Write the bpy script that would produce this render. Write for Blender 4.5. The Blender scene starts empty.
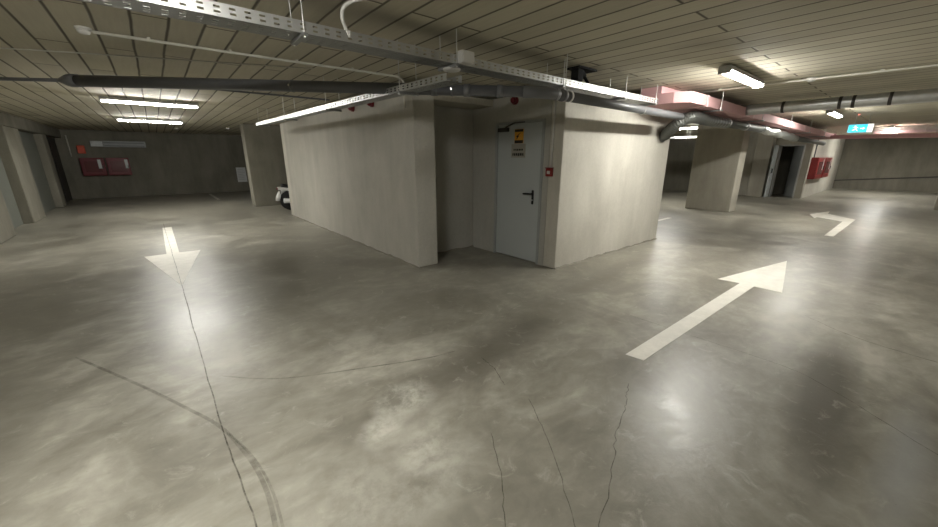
import bpy, bmesh, math, random
from mathutils import Vector, Matrix
random.seed(7)
SC = bpy.context.scene
COL = SC.collection
PI = math.pi
CEIL = 2.50

# ------------------------------------------------------------------ materials
def new_mat(name):
    m = bpy.data.materials.new(name); m.use_nodes = True
    nt = m.node_tree; nt.nodes.clear()
    out = nt.nodes.new('ShaderNodeOutputMaterial')
    b = nt.nodes.new('ShaderNodeBsdfPrincipled')
    nt.links.new(b.outputs[0], out.inputs[0])
    return m, nt, b

def N(nt, kind, **kw):
    n = nt.nodes.new(kind)
    for k, v in kw.items():
        if k in n.inputs.keys() if hasattr(n.inputs, 'keys') else False:
            n.inputs[k].default_value = v
        else:
            setattr(n, k, v)
    return n

def noise(nt, vec, scale, detail=4, rough=.55, dist=0.0):
    n = nt.nodes.new('ShaderNodeTexNoise')
    n.inputs['Scale'].default_value = scale; n.inputs['Detail'].default_value = detail
    n.inputs['Roughness'].default_value = rough; n.inputs['Distortion'].default_value = dist
    nt.links.new(vec, n.inputs['Vector'])
    return n.outputs['Fac']

def ramp(nt, fac, stops):
    r = nt.nodes.new('ShaderNodeValToRGB')
    els = r.color_ramp.elements
    while len(els) < len(stops): els.new(.5)
    for e, (p, c) in zip(els, stops):
        e.position = p
        e.color = (c, c, c, 1) if isinstance(c, (int, float)) else (*c, 1)
    nt.links.new(fac, r.inputs[0])
    return r.outputs[0]

def mix(nt, fac, a, b, mode='MIX'):
    m = nt.nodes.new('ShaderNodeMix'); m.data_type = 'RGBA'; m.blend_type = mode
    def put(i, v):
        if isinstance(v, (int, float)): m.inputs[i].default_value = v if i == 0 else (v, v, v, 1)
        elif isinstance(v, tuple): m.inputs[i].default_value = (*v, 1)
        else: nt.links.new(v, m.inputs[i])
    put(0, fac); put(6, a); put(7, b)
    return m.outputs[2]

def mth(nt, op, a, b=None, c=None, clamp=False):
    m = nt.nodes.new('ShaderNodeMath'); m.operation = op; m.use_clamp = clamp
    for i, v in enumerate((a, b, c)):
        if v is None: continue
        if isinstance(v, (int, float)): m.inputs[i].default_value = v
        else: nt.links.new(v, m.inputs[i])
    return m.outputs[0]

def coords(nt, scale=(1, 1, 1), loc=(0, 0, 0), rot=(0, 0, 0)):
    t = nt.nodes.new('ShaderNodeTexCoord'); mp = nt.nodes.new('ShaderNodeMapping')
    mp.inputs['Scale'].default_value = scale; mp.inputs['Location'].default_value = loc
    mp.inputs['Rotation'].default_value = rot
    nt.links.new(t.outputs['Object'], mp.inputs['Vector'])
    return mp.outputs[0]

def bump(nt, b, h, strength=.2, dist=.01):
    n = nt.nodes.new('ShaderNodeBump'); n.inputs['Strength'].default_value = strength
    n.inputs['Distance'].default_value = dist
    nt.links.new(h, n.inputs['Height']); nt.links.new(n.outputs[0], b.inputs['Normal'])

def simple(name, col, rough=.5, metal=0.0, var=.12, scale=9.0):
    m, nt, b = new_mat(name)
    v = coords(nt)
    f = noise(nt, v, scale, 3)
    c = mix(nt, f, tuple(x * (1 - var) for x in col), tuple(min(1, x * (1 + var)) for x in col))
    nt.links.new(c, b.inputs['Base Color'])
    b.inputs['Roughness'].default_value = rough; b.inputs['Metallic'].default_value = metal
    return m

def concrete(name, lo, hi, rough=.85, scale=1.3, streak=0.5, pores=True, formwork=False):
    m, nt, b = new_mat(name)
    v = coords(nt)
    big = noise(nt, v, scale, 5, .6, .4)
    vs = coords(nt, (1.6, 1.6, .35))
    st = noise(nt, vs, 2.2, 4, .6, .3)
    f = mth(nt, 'ADD', mth(nt, 'MULTIPLY', big, 1 - streak), mth(nt, 'MULTIPLY', st, streak))
    f = ramp(nt, f, [(.33, 0.0), (.68, 1.0)])
    c = mix(nt, f, lo, hi)
    fine = noise(nt, v, 38, 3, .6)
    c = mix(nt, .22, c, ramp(nt, fine, [(.3, .42), (.7, .62)]), 'OVERLAY')
    if pores:
        vo = nt.nodes.new('ShaderNodeTexVoronoi'); vo.inputs['Scale'].default_value = 7.0
        nt.links.new(v, vo.inputs['Vector'])
        p = ramp(nt, vo.outputs['Distance'], [(.025, 1.0), (.06, 0.0)])
        msk = mth(nt, 'MULTIPLY', p, ramp(nt, noise(nt, v, 1.7, 2), [(.5, 0.0), (.6, .6)]))
        c = mix(nt, msk, c, tuple(x * .45 for x in lo))
    nt.links.new(c, b.inputs['Base Color'])
    b.inputs['Roughness'].default_value = rough
    h = mth(nt, 'ADD', fine, mth(nt, 'MULTIPLY', big, 2.0))
    bump(nt, b, h, .25, .008)
    return m

def emissive(name, col, s):
    m, nt, b = new_mat(name)
    b.inputs['Base Color'].default_value = (.8, .8, .8, 1)
    b.inputs['Roughness'].default_value = .4
    b.inputs['Emission Color'].default_value = (*col, 1)
    b.inputs['Emission Strength'].default_value = s
    return m

M = {}
M['plaster'] = concrete('plaster_concrete', (.43, .41, .355), (.60, .575, .505), .8, .9, .45)
M['rough_concrete'] = concrete('column_concrete', (.30, .28, .23), (.44, .415, .345), .88, 1.1, .5)
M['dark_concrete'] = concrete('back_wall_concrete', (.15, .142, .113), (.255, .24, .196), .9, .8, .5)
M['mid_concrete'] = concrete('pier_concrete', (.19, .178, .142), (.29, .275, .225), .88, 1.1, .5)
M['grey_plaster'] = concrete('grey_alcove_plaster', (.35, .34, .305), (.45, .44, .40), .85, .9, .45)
M['left_plaster'] = concrete('left_wall_plaster', (.37, .355, .31), (.50, .48, .425), .82, .9, .45)
M['tube'] = emissive('lit_tube_cover', (1.0, .98, .91), 34.0)
M['exit_glow'] = emissive('exit_sign_cyan', (.0, .17, .24), .9)
M['exit_white'] = emissive('exit_sign_white', (.95, .95, 1.0), .28)
M['exit_glow'].node_tree.nodes['Principled BSDF'].inputs['Base Color'].default_value = (.0, .06, .08, 1)
M['led_red'] = emissive('red_indicator', (1, .06, .03), .25)
M['white_plastic'] = simple('white_plastic', (.62, .61, .58), .45, 0, .05)
M['conduit'] = simple('white_conduit', (.60, .585, .52), .45, 0, .06)
M['housing'] = simple('grey_housing', (.42, .42, .41), .5, 0, .05)
M['galv'] = simple('galvanised_steel', (.60, .61, .61), .36, .85, .14, 14)
M['galv_dark'] = simple('dull_galvanised_steel', (.33, .34, .34), .42, .8, .2, 10)
M['flex'] = simple('aluminium_foil_duct', (.50, .51, .49), .34, .85, .25, 16)
M['flex_dark'] = simple('dull_spiral_duct', (.13, .135, .125), .42, .6, .25, 14)
M['pvc'] = simple('grey_drain_plastic', (.105, .108, .116), .38, 0, .1)
M['pvc_ring'] = simple('grey_drain_collar', (.15, .153, .16), .42, 0, .1)
M['rod'] = simple('zinc_rod', (.62, .62, .60), .4, .6, .1)
M['pink'] = simple('pink_fire_board', (.60, .36, .365), .75, 0, .07, 5)
M['pink_light'] = simple('pink_board_band', (.70, .50, .50), .7, 0, .06, 5)
M['door'] = simple('pale_grey_door_paint', (.46, .49, .49), .42, 0, .03, 3)
M['frame'] = simple('grey_door_frame', (.33, .345, .34), .45, 0, .04)
M['black'] = simple('black_plastic', (.012, .012, .013), .4, 0, .2)
M['camblack'] = simple('matt_black_plastic', (.006, .006, .006), .85, 0, .2)
M['rubber'] = simple('tyre_rubber', (.02, .02, .02), .75, 0, .2)
M['red'] = simple('red_paint', (.24, .014, .013), .38, 0, .1, 4)
M['darkred'] = simple('dark_red_paint', (.16, .011, .018), .4, 0, .12, 4)
M['orange'] = simple('orange_red_plastic', (.75, .11, .05), .4, 0, .08)
M['yellow'] = simple('yellow_sign_face', (.80, .40, .05), .5, 0, .06)
M['plate'] = simple('grey_sign_plate', (.36, .34, .29), .5, 0, .08)
M['ink'] = simple('black_ink', (.02, .018, .016), .6, 0, .1)
M['paper'] = simple('white_paper', (.74, .76, .76), .7, 0, .03)
M['print'] = simple('faint_print', (.50, .52, .52), .7, 0, .05)
M['chrome'] = simple('chrome', (.75, .75, .76), .15, 1.0, .05)
M['bikewhite'] = simple('white_bike_paint', (.75, .75, .74), .3, 0, .04)
M['garage'] = simple('dull_green_grey_paint', (.19, .20, .175), .55, 0, .08)
M['seat'] = simple('black_seat_leather', (.018, .018, .018), .55, 0, .2)
M['wallbox'] = simple('grey_wall_box', (.30, .315, .32), .5, 0, .1)
M['glass_red'] = simple('dark_cabinet_pane', (.13, .026, .028), .25, 0, .1)
M['dark_metal'] = simple('dark_steel_door', (.045, .04, .036), .55, 0, .15)
M['seal'] = simple('mortar_wall_base', (.24, .225, .185), .9, 0, .25, 12)

def paint_mat():
    m, nt, b = new_mat('worn_white_floor_paint')
    v = coords(nt)
    f = noise(nt, v, 5, 6, .7)
    c = mix(nt, ramp(nt, f, [(.35, 0.0), (.62, 1.0)]), (.66, .64, .57), (.78, .755, .68))
    sp = noise(nt, v, 60, 3, .7)
    c = mix(nt, ramp(nt, sp, [(.64, 0.0), (.74, .35)]), c, (.42, .40, .34))
    nt.links.new(c, b.inputs['Base Color']); b.inputs['Roughness'].default_value = .5
    return m
M['paint'] = paint_mat()

def ceiling_mat():
    m, nt, b = new_mat('board_marked_ceiling')
    t = nt.nodes.new('ShaderNodeTexCoord'); sp = nt.nodes.new('ShaderNodeSeparateXYZ')
    nt.links.new(t.outputs['Object'], sp.inputs[0])
    cb = nt.nodes.new('ShaderNodeCombineXYZ')
    wob = noise(nt, coords(nt), .9, 2)
    x2 = mth(nt, 'ADD', sp.outputs[0], mth(nt, 'MULTIPLY_ADD', wob, .03, -.015))
    nt.links.new(mth(nt, 'ADD', sp.outputs[1], .03), cb.inputs[0])
    nt.links.new(mth(nt, 'ADD', x2, -.049), cb.inputs[1])
    br = nt.nodes.new('ShaderNodeTexBrick')
    br.offset = .5; br.offset_frequency = 2
    br.inputs['Scale'].default_value = 1.0
    br.inputs['Brick Width'].default_value = 2.6; br.inputs['Row Height'].default_value = .222
    br.inputs['Mortar Size'].default_value = .016; br.inputs['Mortar Smooth'].default_value = 1.0
    br.inputs['Color1'].default_value = (.47, .443, .338, 1); br.inputs['Color2'].default_value = (.60, .566, .44, 1)
    br.inputs['Mortar'].default_value = (.058, .050, .036, 1)
    nt.links.new(cb.outputs[0], br.inputs['Vector'])
    v = coords(nt)
    big = noise(nt, v, .8, 4, .6, .5)
    c = mix(nt, ramp(nt, big, [(.35, .0), (.7, .55)]), br.outputs['Color'], (.57, .52, .43), 'MIX')
    c = mix(nt, br.outputs['Fac'], c, (.115, .10, .073))
    grain = noise(nt, coords(nt, (16, 1.2, 1)), 2.0, 4, .6)
    c = mix(nt, .25, c, ramp(nt, grain, [(.3, .38), (.7, .62)]), 'OVERLAY')
    rust = ramp(nt, noise(nt, v, .45, 3, .5, .6), [(.60, 0.0), (.72, .35)])
    c = mix(nt, rust, c, (.16, .125, .10))
    nt.links.new(c, b.inputs['Base Color']); b.inputs['Roughness'].default_value = .8
    h = mth(nt, 'SUBTRACT', mth(nt, 'MULTIPLY', grain, .15), br.outputs['Fac'])
    bump(nt, b, h, .5, .012)
    return m
M['ceiling'] = ceiling_mat()

def floor_mat():
    m, nt, b = new_mat('worn_power_floated_concrete')
    v = coords(nt)
    t = nt.nodes.new('ShaderNodeTexCoord'); sp = nt.nodes.new('ShaderNodeSeparateXYZ')
    nt.links.new(t.outputs['Object'], sp.inputs[0])
    X, Y = sp.outputs[0], sp.outputs[1]
    big = noise(nt, v, .38, 5, .60, .8)
    mid = noise(nt, v, 1.35, 7, .58, 1.3)
    fine = noise(nt, coords(nt, (1.0, 1.7, 1), (3, 5, 0), (0, 0, .35)), 6.0, 6, .60, .5)
    f = mth(nt, 'ADD', mth(nt, 'MULTIPLY', big, .30), mth(nt, 'ADD', mth(nt, 'MULTIPLY', mid, .46), mth(nt, 'MULTIPLY', fine, .24)))
    c = ramp(nt, f, [(.34, (.150, .140, .112)), (.46, (.222, .209, .172)), (.53, (.285, .271, .226)), (.65, (.43, .413, .355))])
    wob = mth(nt, 'MULTIPLY_ADD', noise(nt, v, 1.3, 4, .6), .9, -.45)
    wob2 = mth(nt, 'MULTIPLY_ADD', noise(nt, coords(nt, loc=(7, 3, 1)), 1.1, 4, .6), .9, -.45)
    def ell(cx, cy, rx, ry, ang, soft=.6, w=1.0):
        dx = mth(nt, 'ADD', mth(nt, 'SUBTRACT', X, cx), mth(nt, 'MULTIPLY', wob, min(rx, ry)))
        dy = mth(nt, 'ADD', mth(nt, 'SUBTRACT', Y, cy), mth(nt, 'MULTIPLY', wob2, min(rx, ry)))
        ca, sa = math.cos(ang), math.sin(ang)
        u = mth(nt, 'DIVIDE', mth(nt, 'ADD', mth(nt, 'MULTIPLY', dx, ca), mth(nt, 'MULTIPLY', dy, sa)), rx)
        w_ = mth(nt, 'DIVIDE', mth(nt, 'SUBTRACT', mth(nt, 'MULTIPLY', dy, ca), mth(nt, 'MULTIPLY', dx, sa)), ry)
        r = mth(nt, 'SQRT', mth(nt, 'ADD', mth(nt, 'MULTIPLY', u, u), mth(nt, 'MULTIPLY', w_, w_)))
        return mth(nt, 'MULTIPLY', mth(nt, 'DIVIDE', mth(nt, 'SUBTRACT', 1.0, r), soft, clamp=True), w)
    # dark tyre tracks and dirt, plus broad patches that paint in light fall-off
    for e in DARK_TRACKS_AND_SHADE: c = mix(nt, ell(*e), c, (.108, .098, .076))
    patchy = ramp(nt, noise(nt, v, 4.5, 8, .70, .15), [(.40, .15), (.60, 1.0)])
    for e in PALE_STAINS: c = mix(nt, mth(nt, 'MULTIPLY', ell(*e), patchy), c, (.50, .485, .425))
    for e in COOL_STAINS: c = mix(nt, ell(*e), c, (.36, .365, .355))
    spk = noise(nt, v, 55, 2, .5)
    c = mix(nt, ramp(nt, spk, [(.70, 0.0), (.78, .28)]), c, (.13, .12, .095))
    wh = noise(nt, v, 6.5, 5, .75, 1.0)
    c = mix(nt, ramp(nt, wh, [(.58, 0.0), (.76, .45)]), c, (.50, .48, .42))
    nt.links.new(c, b.inputs['Base Color'])
    rr = ramp(nt, mth(nt, 'ADD', mth(nt, 'MULTIPLY', mid, .6), mth(nt, 'MULTIPLY', fine, .4)), [(.34, .29), (.66, .45)])
    nt.links.new(rr, b.inputs['Roughness'])
    b.inputs['Specular IOR Level'].default_value = .42
    h = mth(nt, 'ADD', mth(nt, 'MULTIPLY', mid, .30), mth(nt, 'ADD', mth(nt, 'MULTIPLY', fine, .30), mth(nt, 'MULTIPLY', noise(nt, v, 26, 5, .65), .22)))
    bump(nt, b, h, .45, .010)
    return m
DARK_TRACKS_AND_SHADE = [(3.15, .09, 1.35, .21, .06, .6, .88), (1.9, 1.95, 1.9, .30, .12, .8, .80), (4.2, 2.35, 2.0, .26, .08, .9, .55),
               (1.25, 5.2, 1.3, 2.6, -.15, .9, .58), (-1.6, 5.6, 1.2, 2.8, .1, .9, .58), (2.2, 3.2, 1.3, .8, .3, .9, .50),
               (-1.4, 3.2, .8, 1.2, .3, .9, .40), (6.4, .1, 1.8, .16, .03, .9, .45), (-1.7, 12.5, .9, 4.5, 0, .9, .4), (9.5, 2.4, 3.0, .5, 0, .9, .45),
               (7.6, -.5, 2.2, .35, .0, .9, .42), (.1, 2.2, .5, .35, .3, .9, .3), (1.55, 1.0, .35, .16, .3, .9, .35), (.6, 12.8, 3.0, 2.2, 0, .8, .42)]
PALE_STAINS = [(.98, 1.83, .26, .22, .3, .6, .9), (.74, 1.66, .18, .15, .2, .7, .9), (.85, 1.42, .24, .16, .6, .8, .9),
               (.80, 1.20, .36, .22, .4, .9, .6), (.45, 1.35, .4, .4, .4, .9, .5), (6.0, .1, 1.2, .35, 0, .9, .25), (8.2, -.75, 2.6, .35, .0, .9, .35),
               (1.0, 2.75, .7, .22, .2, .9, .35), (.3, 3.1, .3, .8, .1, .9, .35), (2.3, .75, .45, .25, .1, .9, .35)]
COOL_STAINS = [(2.75, -.26, .9, .12, -.05, .8, .7), (2.3, .7, .7, .35, .1, .9, .3)]
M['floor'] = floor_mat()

def film(name, col, alpha, scale=9.0):
    m, nt, b = new_mat(name)
    out = [n for n in nt.nodes if n.type == 'OUTPUT_MATERIAL'][0]
    b.inputs['Base Color'].default_value = (*col, 1); b.inputs['Roughness'].default_value = .6
    tr = nt.nodes.new('ShaderNodeBsdfTransparent'); ms = nt.nodes.new('ShaderNodeMixShader')
    f = noise(nt, coords(nt), scale, 5, .7)
    a = mth(nt, 'MULTIPLY', ramp(nt, f, [(.32, .15), (.62, 1.0)]), alpha)
    nt.links.new(a, ms.inputs[0]); nt.links.new(tr.outputs[0], ms.inputs[1]); nt.links.new(b.outputs[0], ms.inputs[2])
    nt.links.new(ms.outputs[0], out.inputs[0])
    return m
M['crack'] = film('hairline_crack', (.07, .058, .042), .72, 16)
M['tyre'] = film('tyre_rubber_mark', (.09, .08, .06), .34, 9)

# ------------------------------------------------------------------ mesh builder
class MB:
    def __init__(s): s.v = []; s.f = []
    def add(s, vs, fs):
        n = len(s.v); s.v += [tuple(v) for v in vs]; s.f += [tuple(i + n for i in f) for f in fs]; return s
    def quad(s, a, b, c, d): return s.add([a, b, c, d], [(0, 1, 2, 3)])
    def box(s, x0, x1, y0, y1, z0, z1):
        return s.add([(x0, y0, z0), (x1, y0, z0), (x1, y1, z0), (x0, y1, z0), (x0, y0, z1), (x1, y0, z1), (x1, y1, z1), (x0, y1, z1)],
                     [(0, 3, 2, 1), (4, 5, 6, 7), (0, 1, 5, 4), (1, 2, 6, 5), (2, 3, 7, 6), (3, 0, 4, 7)])
    def hexa(s, lo, hi):   # two quads of 4 points (same winding, seen from above ccw)
        return s.add(list(lo) + list(hi), [(0, 3, 2, 1), (4, 5, 6, 7), (0, 1, 5, 4), (1, 2, 6, 5), (2, 3, 7, 6), (3, 0, 4, 7)])
    def obox(s, p0, p1, w, h, up=(0, 0, 1)):   # bar from p0 to p1, width w, height h
        p0 = Vector(p0); p1 = Vector(p1); d = (p1 - p0).normalized(); up = Vector(up)
        if abs(d.dot(up)) > .98: up = Vector((1, 0, 0))
        sx = d.cross(up).normalized() * w / 2; uz = sx.cross(d).normalized() * h / 2
        vs = []
        for p in (p0, p1):
            vs += [p - sx - uz, p + sx - uz, p + sx + uz, p - sx + uz]
        return s.add(vs, [(0, 1, 2, 3), (7, 6, 5, 4), (0, 4, 5, 1), (1, 5, 6, 2), (2, 6, 7, 3), (3, 7, 4, 0)])
    def tube(s, path, r, seg=12, cap=True):
        path = [Vector(p) for p in path]; n = len(path)
        rr = r if isinstance(r, (list, tuple)) else [r] * n
        nrm = None; rings = []
        for i, p in enumerate(path):
            t = (path[min(i + 1, n - 1)] - path[max(i - 1, 0)]).normalized()
            if nrm is None:
                a = Vector((0, 0, 1)) if abs(t.z) < .9 else Vector((1, 0, 0))
                nrm = t.cross(a).normalized()
            else:
                nrm = (nrm - t * nrm.dot(t)).normalized()
            bn = t.cross(nrm)
            rings.append([p + (nrm * math.cos(2 * PI * k / seg) + bn * math.sin(2 * PI * k / seg)) * rr[i] for k in range(seg)])
        vs = [v for r_ in rings for v in r_]; fs = []
        for i in range(n - 1):
            for k in range(seg):
                k2 = (k + 1) % seg
                fs.append((i * seg + k, i * seg + k2, (i + 1) * seg + k2, (i + 1) * seg + k))
        if cap:
            fs.append(tuple(range(seg - 1, -1, -1))); fs.append(tuple((n - 1) * seg + k for k in range(seg)))
        return s.add(vs, fs)
    def lathe(s, c, prof, seg=20, axis=(0, 0, 1)):  # prof: (radius, height along axis)
        c = Vector(c); ax = Vector(axis).normalized()
        a = Vector((1, 0, 0)) if abs(ax.x) < .9 else Vector((0, 1, 0))
        u = ax.cross(a).normalized(); w = ax.cross(u)
        vs = []; fs = []
        for r, h in prof:
            for k in range(seg):
                an = 2 * PI * k / seg
                vs.append(c + ax * h + (u * math.cos(an) + w * math.sin(an)) * max(r, 1e-4))
        for i in range(len(prof) - 1):
            for k in range(seg):
                k2 = (k + 1) % seg
                fs.append((i * seg + k, i * seg + k2, (i + 1) * seg + k2, (i + 1) * seg + k))
        fs.append(tuple(range(seg - 1, -1, -1))); fs.append(tuple((len(prof) - 1) * seg + k for k in range(seg)))
        return s.add(vs, fs)
    def prism(s, poly, z0, z1):
        n = len(poly)
        vs = [(x, y, z0) for x, y in poly] + [(x, y, z1) for x, y in poly]
        fs = [tuple(range(n - 1, -1, -1)), tuple(range(n, 2 * n))] + [(i, (i + 1) % n, n + (i + 1) % n, n + i) for i in range(n)]
        return s.add(vs, fs)
    def build(s, name, m, parent=None, bevel=0, smooth=False, merge=False, solid=0, seg=2):
        me = bpy.data.meshes.new(name)
        off = Vector(parent_loc(parent)) if parent else Vector((0, 0, 0))
        me.from_pydata([Vector(v) - off for v in s.v], [], s.f)
        bm = bmesh.new(); bm.from_mesh(me)
        if merge: bmesh.ops.remove_doubles(bm, verts=bm.verts, dist=1e-5)
        bmesh.ops.recalc_face_normals(bm, faces=bm.faces)
        if bevel:
            bmesh.ops.bevel(bm, geom=list(bm.edges), offset=bevel, segments=seg, profile=.5, affect='EDGES', clamp_overlap=True)
        bm.to_mesh(me); bm.free()
        ms = m if isinstance(m, list) else [m]
        for q in ms: me.materials.append(q)
        if smooth:
            me.shade_smooth() if hasattr(me, 'shade_smooth') else None
            for p in me.polygons: p.use_smooth = len(p.vertices) == 4
        o = bpy.data.objects.new(name, me); COL.objects.link(o)
        if parent:
            o.parent = parent; LOC[o.name] = tuple(off)
        if solid:
            md = o.modifiers.new('thickness', 'SOLIDIFY'); md.thickness = solid; md.offset = 0
        return o

LOC = {}      # world position of each object's origin
def parent_loc(p):
    return LOC.get(p.name, (0, 0, 0))

def tag(o, label=None, cat=None, group=None, kind=None):
    if label: o['label'] = label
    if cat: o['category'] = cat
    if group: o['group'] = group
    if kind: o['kind'] = kind
    return o
def thing(name, label, cat, loc=(0, 0, 0), group=None, kind=None):
    o = bpy.data.objects.new(name, None); COL.objects.link(o)
    o.empty_display_size = .1; o.location = loc; LOC[o.name] = loc
    return tag(o, label, cat, group, kind)
def struct(o, label=None, cat=None):
    return tag(o, label, cat, None, 'structure')
def copy_tree(o, parent=None):
    c = o.copy(); COL.objects.link(c)
    if parent: c.parent = parent
    for ch in list(o.children): copy_tree(ch, c)
    return c

def bez(pts, n=8):   # Catmull-Rom through points
    P = [Vector(p) for p in pts]; P = [2 * P[0] - P[1]] + P + [2 * P[-1] - P[-2]]
    out = []
    for i in range(1, len(P) - 2):
        a, b, c, d = P[i - 1:i + 3]
        for k in range(n):
            t = k / n
            out.append(.5 * ((2 * b) + (c - a) * t + (2 * a - 5 * b + 4 * c - d) * t * t + (3 * b - a - 3 * c + d) * t ** 3))
    out.append(P[-2]); return out

# ------------------------------------------------------------------ the setting
XL, XR, YN, YF = -2.67, 26.6, -6.5, 20.3
mb = MB().box(XL - .3, XR + .3, YN - .3, YF + .3, -.25, 0)
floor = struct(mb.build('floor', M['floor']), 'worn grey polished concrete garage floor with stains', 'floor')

def strip(path, w, z=.0012):
    m_ = MB(); P = [Vector((p[0], p[1], z)) for p in path]
    n = len(P); L = []
    for i, p in enumerate(P):
        t = (P[min(i + 1, n - 1)] - P[max(i - 1, 0)]).normalized()
        s_ = Vector((-t.y, t.x, 0))
        ww = w * (0.3 if i in (0, n - 1) else 1)
        L.append((p - s_ * ww / 2, p + s_ * ww / 2))
    for a, b in zip(L, L[1:]): m_.quad(a[0], b[0], b[1], a[1])
    return m_
def jag(pts, amp, n=6):
    out = bez([(x, y, 0) for x, y in pts], n)
    return [(p.x + random.uniform(-amp, amp), p.y + random.uniform(-amp, amp)) for p in out]
def merge_mb(ms):
    r = MB()
    for q in ms: r.add(q.v, q.f)
    return r
cracks = merge_mb([
    strip(jag([(-.10, 11.5), (-.05, 8.0), (-.01, 5.51), (.01, 3.6), (.03, 2.3), (.06, 1.47), (.1, .4)], .003, 10), .007, .0030),
    strip(jag([(1.60, 1.32), (1.49, 1.14), (1.32, .89), (1.1, .62), (.95, .42)], .004), .004),
    strip(jag([(2.25, .98), (2.12, .93), (1.97, .86), (1.72, .78), (1.49, .67), (1.18, .55), (.9, .46)], .010), .004),
    strip(jag([(3.36, 1.6), (3.36, 1.0), (3.36, .37), (3.24, .08), (2.9, -.37), (2.6, -.9)], .004), .004),
    strip(jag([(1.2, 1.25), (1.02, .98), (.85, .78), (.72, .6)], .006), .004),
    strip(jag([(4.7, .45), (4.4, .0), (4.3, -.7)], .006), .006),
    strip(jag([(1.7, 1.9), (1.66, 1.7), (1.58, 1.52)], .006), .004)])
o = cracks.build('floor_crack', M['crack'], floor)
tyre = merge_mb([
    strip([(p.x, p.y) for p in bez([(-.75, 3.93, 0), (-.35, 3.12, 0), (-.12, 2.62, 0), (.02, 2.29, 0), (.10, 1.95, 0), (.13, 1.68, 0), (.12, 1.42, 0), (.08, 1.1, 0)])], .020),
    strip([(p.x, p.y) for p in bez([(.04, 2.22, 0), (.115, 1.95, 0), (.15, 1.68, 0), (.145, 1.42, 0), (.11, 1.1, 0)])], .012),
    strip([(p.x, p.y) for p in bez([(.1, 2.89, 0), (.3, 2.68, 0), (.53, 2.52, 0), (.97, 2.32, 0), (1.35, 2.16, 0), (1.6, 2.1, 0)])], .014)])
tyre.build('tyre_mark', M['tyre'], floor)

struct(MB().box(XL - .3, XR + .3, YN - .3, YF + .3, CEIL, CEIL + .25).build('ceiling', M['ceiling']), 'board-marked raw concrete ceiling with dark joints', 'ceiling')
struct(MB().box(XL - .3, XL, YN - .3, YF + .3, 0, CEIL).build('wall_left', M['rough_concrete']), 'concrete wall along the far left side', 'wall')
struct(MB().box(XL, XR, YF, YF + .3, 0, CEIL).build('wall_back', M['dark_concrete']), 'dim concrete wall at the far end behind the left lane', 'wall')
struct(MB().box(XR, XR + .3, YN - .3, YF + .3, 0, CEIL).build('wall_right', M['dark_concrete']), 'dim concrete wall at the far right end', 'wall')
struct(MB().box(XL, XR, YN - .3, YN, 0, CEIL).build('wall_front', M['rough_concrete']), 'concrete wall behind the viewpoint', 'wall')
# plinth line climbing the far right wall
r_ = MB().hexa([(XR - .05, 2.77, 0), (XR - .05, -6.4, 0), (XR, -6.4, 0), (XR, 2.77, 0)],
               [(XR - .05, 2.77, .38), (XR - .05, -6.4, 1.2), (XR, -6.4, 1.2), (XR, 2.77, .38)])
struct(r_.build('trim_1', M['dark_concrete']), 'sloping concrete kerb along the far right wall', 'wall kerb')
r_ = MB().hexa([(XR - .075, 2.77, .38), (XR - .075, -6.4, 1.2), (XR, -6.4, 1.2), (XR, 2.77, .38)],
               [(XR - .075, 2.77, .43), (XR - .075, -6.4, 1.25), (XR, -6.4, 1.25), (XR, 2.77, .43)])
struct(r_.build('trim_2', M['dark_metal']), 'thin dark rail rising along the far right wall', 'rail')

def column(x0, x1, y0, y1, label, mat='rough_concrete', z1=CEIL):
    return struct(MB().box(x0, x1, y0, y1, 0, z1).build('concrete_column', M[mat], bevel=.018), label, 'column')
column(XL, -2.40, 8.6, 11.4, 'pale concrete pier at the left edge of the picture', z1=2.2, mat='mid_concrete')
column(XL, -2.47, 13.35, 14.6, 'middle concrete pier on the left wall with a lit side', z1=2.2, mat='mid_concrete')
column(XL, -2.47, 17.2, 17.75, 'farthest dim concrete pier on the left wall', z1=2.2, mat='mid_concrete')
column(XL, -2.40, 3.5, 6.2, 'concrete pier on the left wall nearest the viewpoint', z1=2.2)
struct(MB().box(XL, -2.45, YN, YF, 2.2, CEIL).build('concrete_beam', M['dark_concrete'], bevel=.012), 'dark concrete beam running above the left piers', 'beam')
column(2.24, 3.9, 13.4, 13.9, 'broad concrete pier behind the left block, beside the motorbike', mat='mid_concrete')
column(12.45, 13.0, 3.3, 4.48, 'free-standing concrete column right of the central block')
column(17.73, 18.4, -1.3, -.46, 'concrete column cut by the right edge of the picture')
column(18.45, 18.85, 3.9, 4.42, 'concrete pier left of the dark open doorway')

# the plastered block in the middle
def wallbox(name, b, label, mat='plaster', bevel=.012):
    return struct(MB().box(*b).build(name, M[mat], bevel=bevel), label, 'wall')
BT = 2.34
wallbox('wall_block_left', (2.63, 2.96, 4.28, 10.45, 0, BT), 'long plastered wall on the left of the central block', 'left_plaster')
wallbox('wall_block_back', (2.63, 7.19, 10.45, 10.75, 0, BT), 'rear wall of the central block')
wallbox('wall_alcove_back', (2.96, 4.06, 4.78, 4.95, 0, BT), 'shaded plaster wall at the back of the door alcove', 'grey_plaster')
wallbox('wall_block_right', (4.06, 7.19, 3.01, 3.22, 0, BT), 'bright plastered wall on the right of the central block')
wallbox('wall_block_far', (6.95, 7.19, 3.22, 10.45, 0, BT), 'far side wall of the central block')
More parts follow.
